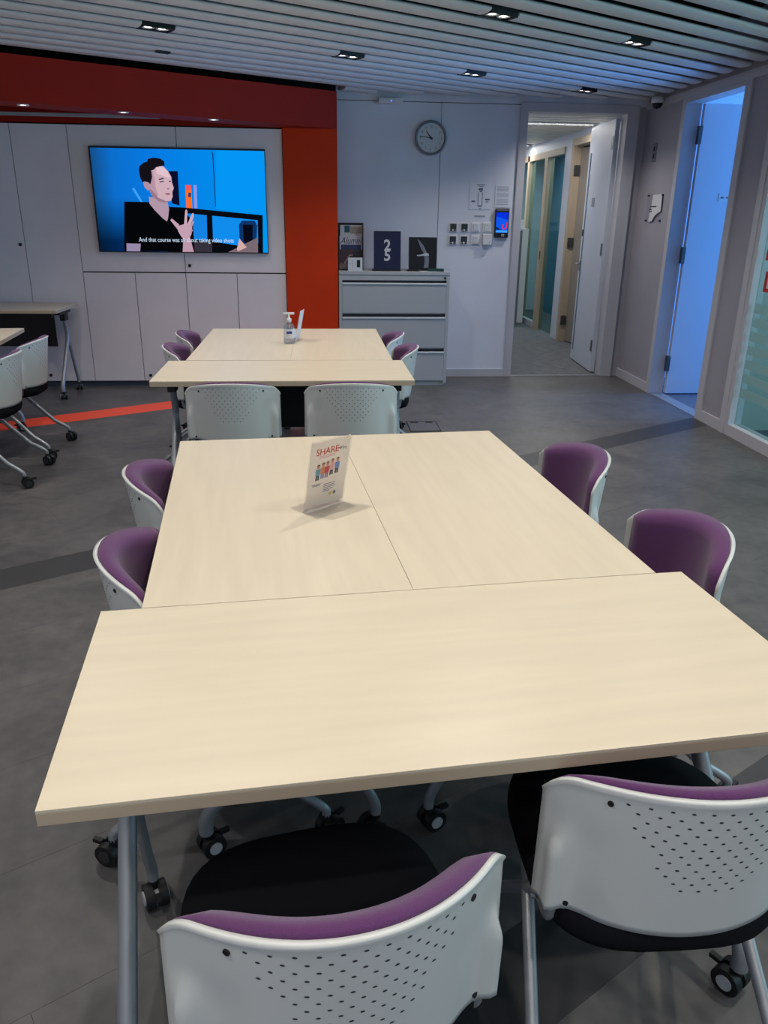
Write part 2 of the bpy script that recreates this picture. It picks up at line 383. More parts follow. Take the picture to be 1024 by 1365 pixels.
# ------------------------------------------------------------------ television
TVY = YC-.035
tv = tag(empty('television', (-1.16, TVY, 1.63)), 'large flat television showing a man in a black tee talking', 'television')
c0, c1 = PY(117, 194.5, TVY), PY(357, 338, TVY)
TX0, TX1, TZ1, TZ0 = c0.x, PY(352, 199, TVY).x+.006, c0.z+.002, c1.z
def tvl(x): return x+1.16
box('casing', M_BLACK, tv, tvl(TX0), tvl(TX1), .002, .035, TZ0-1.63, TZ1-1.63)
B = .014
def screen_mat():
    m = bpy.data.materials.new('video_background'); m.use_nodes = True; nt = m.node_tree; nt.nodes.clear()
    tc = nt.nodes.new('ShaderNodeTexCoord'); sx = nt.nodes.new('ShaderNodeSeparateXYZ'); nt.links.new(tc.outputs['Generated'], sx.inputs[0])
    r = nt.nodes.new('ShaderNodeValToRGB'); e = r.color_ramp.elements
    e[0].position = 0; e[0].color = (*lin((20, 78, 132)), 1); e[1].position = 1; e[1].color = (*lin((0, 150, 240)), 1)
    x = r.color_ramp.elements.new(.35); x.color = (*lin((6, 122, 226)), 1)
    x = r.color_ramp.elements.new(.12); x.color = (*lin((12, 110, 205)), 1)
    nt.links.new(sx.outputs[0], r.inputs[0])
    r2 = nt.nodes.new('ShaderNodeValToRGB'); r2.color_ramp.elements[0].position = .1; r2.color_ramp.elements[0].color = (.12, .14, .16, 1); r2.color_ramp.elements[1].position = .55; r2.color_ramp.elements[1].color = (1, 1, 1, 1)
    nt.links.new(sx.outputs[2], r2.inputs[0])
    mr = nt.nodes.new('ShaderNodeMapRange'); mr.inputs[1].default_value = .18; mr.inputs[2].default_value = .5; nt.links.new(sx.outputs[0], mr.inputs[0])
    mx = nt.nodes.new('ShaderNodeMix'); mx.data_type = 'RGBA'; nt.links.new(mr.outputs[0], mx.inputs[0]); nt.links.new(r2.outputs[0], mx.inputs[6]); mx.inputs[7].default_value = (1, 1, 1, 1)
    mul = nt.nodes.new('ShaderNodeMix'); mul.data_type = 'RGBA'; mul.blend_type = 'MULTIPLY'; mul.inputs[0].default_value = 1; nt.links.new(r.outputs[0], mul.inputs[6]); nt.links.new(mx.outputs[2], mul.inputs[7])
    em = nt.nodes.new('ShaderNodeEmission'); nt.links.new(mul.outputs[2], em.inputs[0]); em.inputs[1].default_value = 1.0
    o = nt.nodes.new('ShaderNodeOutputMaterial'); nt.links.new(em.outputs[0], o.inputs[0]); return m
scr = box('screen', screen_mat(), tv, tvl(TX0)+B, tvl(TX1)-B*.4, .0, .003, TZ0-1.63+B*.6, TZ1-1.63-B)
_lay = [0]
def vid(name, pts, rgb, scale=(1024/310., 90, 170), st_=1.):
    """flat shape of the video picture, traced in picture coordinates"""
    _lay[0] += 1; y = -.0006*_lay[0]
    q = []
    for zx, zy in pts:
        p = PY(scale[1]+zx/scale[0], scale[2]+zy/scale[0], TVY)
        q.append((min(max(tvl(p.x), tvl(TX0)+B), tvl(TX1)-B*.4), y, min(max(p.z-1.63, TZ0-1.63+B*.6), TZ1-1.63-B)))
    return MB().add(q, [tuple(range(len(q)))]).build(name, emit('video_%d_%d_%d' % rgb, rgb, st_), scr)
Z1, Z2 = (1024/130., 110, 190), (1024/135., 225, 190)
vid('video_poster', [(905, 300), (1000, 300), (1020, 660), (940, 640)], (10, 14, 44), Z1)
vid('video_strip', [(430, 80), (450, 110), (478, 650), (470, 650), (440, 120)], (10, 50, 110), Z2)
vid('video_wall_panel', [(480, 80), (960, 85), (975, 720), (480, 670)], (4, 150, 244), Z2)
vid('video_orange_pack', [(170, 430), (225, 430), (238, 665), (178, 665)], (250, 110, 40), Z2)
vid('video_pack_top', [(170, 430), (225, 430), (228, 480), (173, 480)], (240, 90, 90), Z2)
vid('video_pack_chip', [(200, 505), (228, 510), (224, 555), (196, 550)], (40, 60, 110), Z2)
vid('video_pink_pack', [(250, 430), (282, 430), (290, 665), (258, 665)], (140, 150, 230), Z2)
vid('video_chair_edge', [(520, 485), (545, 475), (635, 625), (610, 625)], (60, 160, 250), Z1)
vid('video_sofa', [(440, 620), (720, 625), (720, 1140), (440, 1140)], (6, 8, 14), Z1)
vid('video_shelf', [(-10, 650), (130, 655), (950, 735), (955, 1120), (-10, 1120)], (8, 10, 18), Z2)
vid('video_screen_left', [(150, 712), (385, 735), (392, 1000), (150, 960)], (20, 130, 225), Z2)
vid('video_screen_right', [(440, 740), (900, 785), (905, 1020), (720, 1045), (450, 1000)], (16, 140, 236), Z2)
vid('video_seat', [(712, 830), (740, 790), (870, 790), (895, 840), (890, 960), (830, 1040), (760, 1040), (715, 960)], (12, 52, 104), Z2)
vid('video_seat_shade', [(750, 830), (850, 830), (850, 980), (800, 1040), (760, 1000)], (6, 10, 24), Z2)
vid('video_clutter', [(250, 1010), (440, 1000), (440, 1115), (250, 1115)], (52, 48, 60), Z2)
vid('video_clutter', [(600, 1110), (900, 960), (905, 1115)], (120, 104, 112), Z2)
vid('video_forearm_far', [(715, 970), (740, 1000), (790, 1060), (700, 1100), (690, 1080)], (214, 172, 168), Z2)
# the talking man
vid('video_shirt', [(460, 640), (700, 630), (760, 700), (860, 800), (890, 830), (910, 720), (960, 690), (1080, 730), (1160, 830), (1180, 1145), (460, 1145)], (5, 6, 10), Z1)
vid('video_upper_arm', [(465, 1058), (615, 1062), (608, 1145), (468, 1145)], (150, 136, 168), Z1)
vid('video_neck', [(700, 570), (890, 600), (912, 700), (900, 800), (890, 828), (850, 800), (760, 710), (705, 640)], (176, 150, 168), Z1)
vid('video_face', [(700, 290), (770, 250), (850, 250), (900, 300), (935, 360), (942, 420), (962, 480), (945, 520), (950, 570), (930, 612), (870, 632), (800, 615), (730, 560), (700, 480), (690, 400)], (206, 172, 184), Z1)
vid('video_cheek_light', [(770, 262), (850, 258), (895, 305), (925, 365), (900, 372), (850, 350), (790, 330)], (226, 194, 204), Z1)
vid('video_cheek_shade', [(700, 300), (740, 300), (760, 380), (770, 470), (800, 560), (760, 560), (715, 500), (695, 420)], (182, 148, 164), Z1)
vid('video_jaw_shade', [(700, 470), (730, 500), (800, 580), (880, 615), (930, 612), (870, 632), (800, 615), (730, 560)], (150, 120, 136), Z1)
vid('video_ear', [(640, 420), (670, 405), (705, 440), (715, 490), (690, 505), (655, 470)], (176, 144, 160), Z1)
vid('video_hair', [(595, 300), (600, 250), (650, 210), (685, 200), (690, 172), (750, 160), (820, 170), (862, 200), (866, 245), (830, 245), (775, 262), (755, 285), (725, 295), (735, 360), (718, 440), (690, 415), (650, 408), (632, 420), (610, 370)], (20, 16, 24), Z1)
vid('video_eyebrow', [(800, 385), (850, 368), (862, 380), (812, 396)], (60, 46, 60), Z1)
vid('video_eye', [(810, 412), (850, 402), (866, 410), (815, 422)], (50, 44, 66), Z1)
vid('video_eye', [(908, 405), (930, 400), (934, 412), (912, 416)], (50, 44, 66), Z1)
vid('video_nose', [(885, 488), (905, 478), (918, 486), (905, 496)], (150, 112, 130), Z1)
vid('video_mouth', [(866, 538), (900, 530), (928, 538), (920, 550), (885, 550)], (150, 90, 110), Z1)
vid('video_forearm', [(150, 1000), (175, 960), (220, 960), (240, 1040), (258, 1110), (145, 1112)], (188, 152, 170), Z2)
vid('video_palm', [(85, 850), (140, 830), (200, 820), (240, 850), (235, 920), (210, 975), (165, 990), (130, 950), (100, 900)], (196, 160, 178), Z2)
vid('video_finger', [(20, 785), (35, 768), (110, 830), (95, 880)], (196, 160, 178), Z2)
vid('video_finger', [(170, 690), (180, 676), (192, 690), (188, 830), (158, 840)], (206, 170, 186), Z2)
vid('video_finger', [(240, 715), (255, 715), (254, 760), (218, 840), (195, 820)], (206, 170, 186), Z2)
vid('video_finger', [(245, 790), (260, 800), (235, 860), (215, 850)], (190, 154, 172), Z2)
vid('video_finger', [(238, 870), (248, 890), (225, 920), (215, 905)], (180, 146, 166), Z2)
a0, a1 = PY(186, 318.5, TVY), PY(312, 320, TVY)
tx = text('caption', 'And that course was all about taking video shots', .052, emit('caption_white', (205, 228, 250)), scr, face_m(tvl((a0.x+a1.x)/2), -.0006*(_lay[0]+2), a0.z-1.63-.006), .0002)
w_ = max(v.co.x for v in tx.data.vertices)-min(v.co.x for v in tx.data.vertices)
k_ = (a1.x-a0.x)/w_; cx_ = tvl((a0.x+a1.x)/2)
for v in tx.data.vertices: v.co.x = cx_+(v.co.x-cx_)*k_

# ------------------------------------------------------------------ filing cabinet and what stands on it
FX0, FX1, FY, FZ = .228, 1.262, 7.565, 1.06
fc = tag(empty('filing_cabinet', ((FX0+FX1)/2, FY, 0)), 'grey steel three-drawer filing cabinet between orange pillar and doorway', 'cabinet')
hw = (FX1-FX0)/2
MB().box(-hw, hw, .012, .45, .04, FZ-.03).box(-hw, -hw+.028, .0, .012, .02, FZ-.03).box(hw-.028, hw, 0, .012, .02, FZ-.03).box(-hw+.01, hw-.01, .02, .44, 0, .04).build('body', M_GREYCAB, fc)
box('top', M_GREYCAB, fc, -hw, hw, -.004, .452, FZ-.028, FZ, bev=.003)
box('top_rail', M_GREYCAB, fc, -hw+.028, hw-.028, .002, .012, FZ-.075, FZ-.03)
MB().cyl((hw-.045, -.001, FZ-.052), (0, 1, 0), .010, .01, 14).build('lock', M_BLACK, fc)
for z0, z1 in ((.365, .665), (.69, .975), (.05, .34)):
    d = box('drawer', M_GREYCAB, fc, -hw+.03, hw-.03, -.002, .012, z0, z1-.03)
    box('drawer_gap', M_GAP, d, -hw+.03, hw-.03, .008, .0115, z1-.03+.018, z1+.012)
    box('drawer_lip', M_GREYLIP, d, -hw+.03, hw-.03, -.012, .006, z1-.028, z1-.012, bev=.003)
# brochure rack
rk = tag(empty('brochure_rack', (.335, 7.80, FZ)), 'clear rack of brochures on the filing cabinet beside the orange pillar', 'rack')
MB().box(-.105, -.101, -.06, .06, 0, .42).box(.123, .127, -.06, .06, 0, .42).box(-.105, .127, .055, .06, 0, .42).box(-.105, .127, -.06, .06, 0, .006).build('rack_frame', M_BLACK, rk)
box('rack_front', M_ACRYL, rk, -.10, .122, -.062, -.060, .006, .07)
def broch(name, label, x0, x1, z0, z1, y, rgb, cat='brochure'):
    e = tag(empty(name, (.335, 7.80, FZ)), label, cat)
    box('cover', mat('print_%d_%d_%d' % rgb, rgb, .5), e, x0, x1, y, y+.006, z0, z1); return e
e = broch('brochure', 'pale leaflet with teal picture at the top of the brochure rack', -.085, .122, .29, .40, .03, (200, 204, 214))
box('teal_picture', mat('teal_print', (30, 84, 106), .5), e, -.045, .005, .0285, .03, .335, .395); box('sand_picture', mat('sand_print', (150, 146, 140), .5), e, .008, .118, .0285, .03, .325, .388)
e = broch('magazine', 'white magazine titled Alumni in the middle of the brochure rack', -.092, .118, .175, .305, .005, (196, 196, 214), 'magazine')
text('title', 'Alumni', .082, mat('title_ink', (40, 42, 66), .6), e, face_m(.012, .004, .262), shear=.35, xs=.82)
box('blue_picture', mat('navy_print', (46, 62, 104), .5), e, -.08, .11, .0035, .005, .182, .228)
e = broch('brochure', 'brown-purple brochure low in the brochure rack', -.098, .12, .01, .185, -.02, (66, 50, 58))
MB().tube([(-.05, -.022, .06), (-.03, -.022, .09), (.0, -.022, .13), (.03, -.022, .135)], .008, 6).build('pale_figure', mat('pale_print', (150, 136, 140), .5), e)
box('dark_picture', mat('dark_print', (38, 38, 44), .5), e, .03, .118, -.0215, -.02, .10, .175)
e = tag(empty('photo_card', (.335, 7.66, FZ)), 'small white framed card leaning against the brochure rack', 'card')
box('card', M_PAPER, e, -.02, .115, .0, .012, .0, .118, bev=.002); box('dark_picture', M_BLACK, e, .062, .094, -.0015, .0, .032, .098); box('grey_column', mat('grey_print', (150, 152, 170), .6), e, .022, .026, -.001, 0, .03, .1)
box('grey_column', mat('grey_print', (150, 152, 170), .6), e, -.01, .016, -.001, 0, .06, .064)
# "25" plaque and bird picture on easels
def plaque(name, label, xc, y, w, h, rgb, cat):
    e = tag(empty(name, (xc, y, FZ)), label, cat)
    M = Matrix.Rotation(R(-7), 4, 'X')
    MB().box(-w/2, w/2, 0, .018, .012, h, M).build('board', mat(name+'_board', rgb, .35, noise=.1, nscale=5), e)
    MB().box(-w/2-.012, w/2, -.02, .015, 0, .012).box(-w/2-.012, -w/2+.01, .0, .10, .0, .012).box(-.006, .006, .10, .11, 0, h*.55).box(-.006, .006, .045, .11, h*.55-.012, h*.55).build('easel', M_BLACK, e)
    return e, M
e, M = plaque('anniversary_plaque', 'navy blue plaque with ornate white 2 over 5 on the cabinet', .686, 7.70, .252, .355, (18, 24, 62), 'plaque')
wm = mat('silver_print', (196, 196, 200), .5)
for ch, z in (('2', .225), ('5', .135)):
    text('numeral', ch, .135, wm, e, M @ face_m(0, -.001, z), .0005, xs=.95, bold=.0035)
e, M = plaque('bird_picture', 'black picture of a grey wading bird standing on the cabinet', 1.02, 7.70, .262, .305, (12, 13, 18), 'picture')
gm = mat('bird_grey', (104, 110, 124), .6); gw = mat('bird_pale', (170, 174, 182), .6)
def flat(name, pts, m, y, par, M): MB().add([M @ Vector((x, y, z)) for x, z in pts], [tuple(range(len(pts)))]).build(name, m, par)
flat('bird_wing', [(-.045, .27), (-.058, .285), (-.035, .28), (.01, .225), (.04, .165), (.045, .145), (.02, .15), (-.015, .20)], gm, -.001, e, M)
flat('bird_head', [(-.055, .145), (-.02, .148), (.03, .165), (.055, .16), (.06, .14), (.0, .138), (-.03, .136), (-.052, .137)], gw, -.0015, e, M)
flat('bird_body', [(.015, .145), (.055, .145), (.06, .09), (.055, .03), (.01, .03), (.02, .09)], gm, -.001, e, M)
for i, (lab, x0, x1, y0, y1, z0, rgb, rz) in enumerate((('white leaflet lying under the green booklet on the filing cabinet', -.11, .11, -.09, .01, 0, (190, 194, 200), .05), ('dark green booklet lying on a white leaflet by the bird picture', -.04, .11, -.085, .0, .0062, (22, 62, 56), -.06))):
    o = tag(MB().box(x0, x1, y0, y1, 0, .006 if i == 0 else .022, bev=.001).build('leaflet' if i == 0 else 'booklet', mat('lb%d' % i, rgb, .5)), lab, 'leaflet' if i == 0 else 'booklet')
    o.location = (1.09, 7.665, FZ+z0); o.rotation_euler = (0, 0, rz)
    if i: o.location.x = 1.10

# ------------------------------------------------------------------ things on the back wall
ck = tag(empty('wall_clock', (1.103, YB, 2.228)), 'round silver-rimmed wall clock with white dial', 'clock')
MB().lathe((0, 0, 0), [(.0005, .0), (.146, .0), (.15, .02), (.146, .04), (.138, .044), (.130, .040), (.126, .026)], 48, 'y').build('rim', mat('clock_rim', (122, 132, 142), .35, metal=.5), ck)
MB().lathe((0, 0, 0), [(.0005, .026), (.128, .026)], 48, 'y').build('dial', mat('clock_dial', (196, 204, 208), .5), ck)
ik = mat('clock_ink', (34, 40, 48), .5)
for n in range(1, 13):
    a = R(90-30*n); text('numeral', str(n), .026, ik, ck, face_m(.098*math.cos(a), -.0275, .098*math.sin(a)), .0003)
def hand(name, ang, ln, w):
    a = R(90-ang); d = Vector((math.cos(a), 0, math.sin(a))); n = Vector((-d.z, 0, d.x))
    q = [d*-.022+n*w, d*-.022-n*w, d*ln-n*w*.6, d*ln+n*w*.6]
    MB().add([(v.x, -.030, v.z) for v in q]+[(v.x, -.0285, v.z) for v in q], [(3, 2, 1, 0), (4, 5, 6, 7), (0, 1, 5, 4), (1, 2, 6, 5), (2, 3, 7, 6), (3, 0, 4, 7)]).build(name, ik, ck)
hand('hour_hand', 322, .075, .005); hand('minute_hand', 277, .108, .004)
MB().cyl((0, -.030, 0), (0, 1, 0), .009, .008, 14).build('hub', ik, ck)
ink = mat('print_ink', (92, 98, 118), .7)
def notice(name, label, x0, x1, z0, z1, marks):
    e = tag(empty(name, ((x0+x1)/2, YB, (z0+z1)/2)), label, 'notice'); w, h = (x1-x0)/2, (z1-z0)/2
    box('sheet', mat('notice_sheet', (216, 220, 232), .35), e, -w, w, -.004, -.0005, -h, h)
    for (a, b, c, d) in marks: box('print_mark', ink, e, a*w, b*w, -.0048, -.004, c*h, d*h)
    return e
notice('notice_sheet', 'wall notice with a tall diagram above the white switches', 1.497, 1.70, 1.615, 1.848, [(-.35, .45, .84, .9), (-.1, .3, .72, .77), (-.15, .25, .45, .62), (-.05, .2, .32, .4), (-.2, -.14, -.75, .3), (.2, .26, -.75, .3), (-.14, .2, -.8, -.7), (-.8, -.45, -.45, -.33), (.5, .95, -.3, -.18), (.55, .85, -.45, -.38), (-.05, .15, -.95, -.88)])
notice('notice_sheet', 'narrow text notice on the wall above the black tablet', 1.745, 1.90, 1.635, 1.838, [(-.8, .7, z, z+.03) for z in (.8, .68, .56, .44, .2, .08, -.06, -.3, -.45, -.6, -.75)])
tag(box('label_strip', mat('strip_grey', (150, 154, 170), .5), None, 1.555, 1.66, YB-.003, YB-.0005, 1.548, 1.56), 'thin label strip on the wall over the switches', 'label')
def wall_box(name, label, x, z, kind, group):
    e = tag(empty(name, (x, YB, z)), label, 'switch', group)
    box('plate', M_WHITE, e, -.043, .043, -.014, -.0005, -.043, .043, bev=.004)
    if kind == 'thermo':
        box('display', mat('thermo_display', (40, 46, 50), .25), e, -.033, .030, -.017, -.013, -.036, .034, bev=.002)
        MB().cyl((-.004, -.019, -.024), (0, 1, 0), .0095, .006, 16).build('dial_knob', M_WHITE, e)
        for dx in (-.026, .022): box('button', M_PAPER, e, dx-.003, dx+.003, -.018, -.0165, -.028, -.022)
    elif kind == 'switch':
        box('rocker', M_PAPER, e, -.022, .03, -.021, -.013, -.034, .034, bev=.003)
        for dz in (-.02, .02): box('mark', ink, e, -.004, .006, -.0218, -.021, dz-.002, dz+.002)
    return e
for j, (z, row) in enumerate(((1.449, 'upper'), (1.333, 'lower'))):
    wall_box('thermostat', 'square dark-screened thermostat at the free end of the %s row' % row, 1.352, z, 'thermo', 'thermostats by the doorway')
    wall_box('thermostat', 'square dark-screened thermostat next to the white switch in the %s row' % row, 1.462, z, 'thermo', 'thermostats by the doorway')
wall_box('light_switch', 'white switch beside a thermostat in the upper row', 1.571, 1.451, 'switch', 'white wall switches')
wall_box('light_switch', 'white switch in the upper row beside the black tablet', 1.682, 1.453, 'switch', 'white wall switches')
wall_box('light_switch', 'white switch beside a thermostat in the lower row', 1.571, 1.335, 'switch', 'white wall switches')
e = tag(empty('sensor_box', (1.685, YB, 1.342)), 'plain white protruding box below the switch by the tablet', 'sensor')
box('body', M_WHITE, e, -.045, .045, -.045, -.0005, -.05, .05, bev=.006); MB().cyl((.022, -.0455, -.028), (0, 1, 0), .004, .002, 10).build('indicator', M_BLACK, e)
e = tag(empty('access_tablet', (1.822, YB, 1.492)), 'black wall access terminal with a blue screen beside the doorway', 'tablet')
box('body', M_BLACK, e, -.068, .068, -.035, -.0005, -.132, .132, bev=.006)
box('camera_bar', mat('tablet_bar', (120, 116, 112), .4), e, -.058, .058, -.037, -.034, .112, .124)
ts = box('screen', emit('tablet_blue', (16, 88, 235), 1.0), e, -.058, .058, -.0365, -.034, -.086, .098)
MB().add([(-.058, -.0372, .098), (.058, -.0372, .098), (.058, -.0372, .03), (-.058, -.0372, .06)], [(0, 1, 2, 3)]).build('screen_sky', emit('tablet_deep', (6, 50, 220), 1.0), ts)
MB().add([(-.058, -.0374, -.03), (-.02, -.0374, -.05), (.0, -.0374, -.06), (-.058, -.0374, -.06)], [(0, 1, 2, 3)]).build('screen_hill', emit('tablet_hill', (10, 40, 80), 1.0), ts)
MB().tube([(.01, -.038, -.01), (.005, -.038, -.04), (.02, -.038, -.055), (.045, -.038, -.04), (.05, -.038, .01)], .006, 6).build('screen_figure', emit('tablet_red', (200, 50, 80), 1.0), ts)
box('screen_bar', emit('tablet_bar_light', (70, 160, 250), 1.0), ts, -.056, .056, -.0378, -.0365, -.084, -.066)
box('reader', M_GREYCAB, e, -.0, .028, -.038, -.034, -.122, -.098, bev=.003); box('reader_dot', M_BLACK, e, .009, .019, -.0395, -.038, -.115, -.105)

# ------------------------------------------------------------------ back doorway (door_1) and corridor
d1 = struct(empty('door_1', (2.5, YB, 0)))
MB().box(1.947-2.5, 2.015-2.5, -.012, .14, 0, 2.53).box(2.965-2.5, 3.073-2.5, -.012, .14, 0, 2.53).box(2.015-2.5, 2.965-2.5, -.012, .14, 2.473, 2.53).build('door_frame', M_FRAME, d1)
MB().box(1.94-2.5, 1.955-2.5, -.02, -.012, 0, 2.545).box(3.065-2.5, 3.08-2.5, -.02, -.012, 0, 2.545).box(1.955-2.5, 3.065-2.5, -.02, -.012, 2.53, 2.545).build('door_architrave', M_FRAME, d1)
box('threshold', M_STEEL, d1, 2.015-2.5, 2.965-2.5, -.01, .02, 0, .006)
lf = empty('door_leaf_pivot', (0, 0, 0)); bpy.data.objects.remove(lf)
def leaf(parent, hinge, ang, w, h, th, m, name='door_leaf'):
    M = Matrix.Translation(hinge) @ Matrix.Rotation(ang, 4, 'Z')
    o = MB().box(0, w, -th/2, th/2, .012, h, M).build(name, m, parent); return o, M
# hinge on the right jamb, leaf swung back into the corridor
lo, LM = leaf(d1, (2.945-2.5, .165, 0), R(86), .90, 2.45, .045, M_DOORW)
MB().box(.80, .835, .0225, .027, .12, 2.20, LM).build('vision_strip', mat('vision_glass', (96, 128, 150), .15), lo)
MB().box(.885, .9005, -.022, .022, .012, 2.449, LM).build('edge_lipping', M_WOOD, lo)
for z in (.28, 1.25, 2.24): MB().box(.02, .075, .0225, .026, z-.06, z+.06, LM).build('hinge', M_METALD, lo)
MB().box(.50, .60, .0225, .026, 1.66, 1.75, LM).build('name_plate', mat('plate_grey', (136, 140, 152), .4), lo)
MB().box(.835, .865, .0225, .032, .99, 1.10, LM).build('lock_plate', M_STEEL, lo)
MB().tube([LM @ Vector(p) for p in ((.85, .022, 1.07), (.85, .065, 1.07), (.84, .072, 1.07), (.74, .072, 1.07))], .009, 8).build('handle', M_STEEL, lo)
MB().box(.84, .86, .0225, .034, 1.36, 1.43, LM).build('bolt_plate', M_METALD, lo)
cor = struct(box('floor_corridor', M_CARPET, None, 1.2, 5.0, YB+.02, 14.2, -.05, 0))
struct(box('wall_corridor_left', M_WALL, None, 1.90, 1.945, YB+.13, 14.2, 0, 2.6))
cw = struct(MB().box(3.25, 3.33, YB+.13, 9.50, 0, 2.6).box(3.25, 3.33, 10.50, 10.86, 0, 2.6).box(3.25, 3.33, 9.50, 10.50, 2.46, 2.6).box(3.25, 3.33, 10.86, 14.2, 2.40, 2.6).build('wall_corridor_right', M_DOORW))
box('side_room_wall', M_DOORW, cw, 4.6, 4.7, 8.3, 14.2, 0, 2.6)
struct(box('wall_corridor_end', M_WALL, None, 1.2, 5.0, 14.2, 14.3, 0, 2.6))
cc = struct(box('ceiling_corridor', mat('corridor_ceiling', (60, 62, 64), .7), None, 1.2, 5.0, YB+.13, 14.3, 2.575, 2.62))
y = 8.25; CLAMP = (9.62, 12.5)
while y < 14.1:
    if not any(abs(y+.1-c) < .2 for c in CLAMP):
        box('ceiling_plank', mat('corridor_plank', (206, 206, 202), .55), cc, 1.95, 3.245, y, y+.172, 2.535, 2.56)
    y += .2
for yc_ in CLAMP:
    e = tag(empty('corridor_light', (2.6, yc_, 2.53)), 'linear louvred light across the corridor ceiling %s' % ('by the open white door' if yc_ < 10 else 'at the far glass partition'), 'ceiling light', 'corridor ceiling lights')
    MB().box(-.60, .60, -.09, -.08, 0, .05).box(-.60, .60, .08, .09, 0, .05).box(-.60, .60, -.08, .08, .042, .05).build('trough', M_WHITE, e)
    box('tube', M_WLAMP, e, -.58, .58, -.03, .03, .02, .04)
    for i in range(16): MB().box(-.565+i*.075, -.56+i*.075, -.08, .08, .002, .02).build('louvre', M_WHITE, e)
    area('corridor_lamp', (2.6, yc_, 2.52), (0, 0, 0), 1.1, .14, 17, (1.0, .97, .92))
# corridor side doors: wooden door, then glazed panels in wooden posts
dw = struct(empty('door_3', (3.25, 10.0, 0)))
MB().box(-.03, .10, -.50, -.42, 0, 2.46).box(-.03, .10, .42, .50, 0, 2.46).box(-.03, .10, -.42, .42, 2.38, 2.46).build('door_frame', M_WOOD, dw)
l3, M3 = leaf(dw, (.09, .42, 0), R(-78), .82, 2.36, .045, M_WOODD)
for z in (.28, 1.25, 2.1): MB().box(-.01, .06, .40, .425, z-.06, z+.06).build('hinge', M_METALD, l3)
pw = struct(empty('window_2', (3.28, 11.0, 0)))
MB().box(-.05, .05, .60, .74, 0, 2.40).box(-.05, .05, 1.58, 1.68, 0, 2.40).box(-.05, .05, .74, 3.2, 2.32, 2.40).box(-.05, .05, -.14, .60, 2.32, 2.40).build('post_frame', M_WOOD, pw)
box('glass_pane', M_GLASS, pw, -.006, .006, .74, 1.58, .08, 2.32); box('glass_pane', M_GLASS, pw, -.006, .006, 1.68, 3.2, .08, 2.32)
box('glass_door', M_GLASS, pw, -.006, .006, -.12, .58, .02, 2.32)
MB().box(-.03, .03, .74, 1.58, 0, .08).box(-.03, .03, 1.68, 3.2, 0, .08).build('bottom_rail', M_WHITE, pw)
box('lock_case', M_BLACK, pw, -.055, -.05, .62, .65, .98, 1.10)
bl = mat('blue_room_wall', (70, 140, 176), .6)
box('blue_partition', bl, cw, 4.0, 4.05, 10.95, 14.0, 0, 2.5)
gc = tag(empty('office_cabinet', (2.90, 12.2, 0)), 'grey waist-high office cabinet at the end of the corridor', 'cabinet')
box('body', mat('corr_cab_grey', (120, 128, 134), .5), gc, -.5, .28, 0, .6, .0, 1.36); box('top', M_WHITE, gc, -.5, .29, -.01, .6, 1.36, 1.39)
box('side_panel', M_WHITE, gc, .20, .29, -.012, .0, .02, 1.36); box('handle', M_BLACK, gc, .0, .12, -.03, -.005, .93, .95)
pb = tag(empty('desk_printer', (2.95, 12.25, 1.39)), 'small pale machine on top of the grey corridor cabinet', 'printer')
box('body', M_WHITE, pb, -.12, .17, 0, .3, 0, .12, bev=.01); box('panel', M_METALD, pb, -.02, .10, -.004, 0, .04, .09)

# ------------------------------------------------------------------ side doorway (door_2) and side room
d2 = struct(empty('door_2', (XR, 6.67, 0)))
MB().box(-.015, .125, .495, .565, 0, 2.53).box(-.015, .125, -.565, -.475, 0, 2.53).box(-.015, .125, -.475, .495, 2.465, 2.53).build('door_frame', M_FRAME, d2)
box('threshold', M_STEEL, d2, .0, .12, -.475, .495, 0, .004)
l2, M2 = leaf(d2, (.125, .455, 0), R(0), .92, 2.46, .045, M_DOORW)
for z in (.29, 1.25, 2.22): MB().box(-.028, .0, -.012, .012, z-.07, z+.07, M2).box(-.03, .002, -.034, -.022, z-.07, z+.07, M2).build('hinge', M_METALD, l2)
MB().box(.235, .41, -.0262, -.0226, 1.70, 1.765, M2).build('name_plate', M_PAPER, l2)
for xx in (.25, .30, .34): MB().box(xx, xx+.03, -.0272, -.0262, 1.725, 1.738, M2).build('plate_print', ink, l2)
struct(box('floor_side_room', mat('side_carpet', (92, 100, 112), .95, noise=.25, nscale=10, stretch=(9, 1, 1), spec=.1), None, XR+.0, 6.2, YR, YB+.13, -.05, -.001))
sr = struct(box('ceiling_side_room', mat('side_ceiling', (196, 198, 200), .7), None, XR+.12, 6.2, YR, YB+.13, 2.62, 2.66))
struct(box('wall_side_room', M_DOORW, None, XR+.12, 6.2, 7.9, 8.02, 0, 2.62))
pt = struct(box('wall_room_divider', mat('divider_paint', (150, 164, 160), .6), None, XR+.12, 6.2, 5.775, 5.835, 0, 2.62))
# sign and wall plate on the side wall
sg = tag(empty('acrylic_sign', (XR, 7.57, 1.645)), 'clear acrylic sign with a torn white paper on the side wall', 'sign')
box('plate', M_ACRYL, sg, -.012, -.008, -.16, .19, -.125, .125)
MB().add([(-.0135, y, z) for y, z in ((.06, .115), (-.15, .12), (-.155, -.03), (-.09, -.045), (-.03, -.07), (.02, -.115), (.10, -.12), (.09, -.04), (.07, .0))], [tuple(range(9))]).build('paper', M_PAPER, sg)
for y, z in ((-.145, .11), (.175, .11), (-.145, -.11), (.175, -.11)): MB().cyl((-.008, y, z), (1, 0, 0), .008, .016, 10).build('standoff', M_BLACK, sg)
for z, a, b in ((.012, -.05, .09), (-.012, .05, .11), (-.03, .04, .10)): box('print_mark', M_GAP, sg, -.0145, -.0135, a, b, z-.005, z+.005)
wp = tag(empty('wall_plate', (XR, 7.745, 2.125)), 'narrow grey wall plate high on the side wall', 'switch')
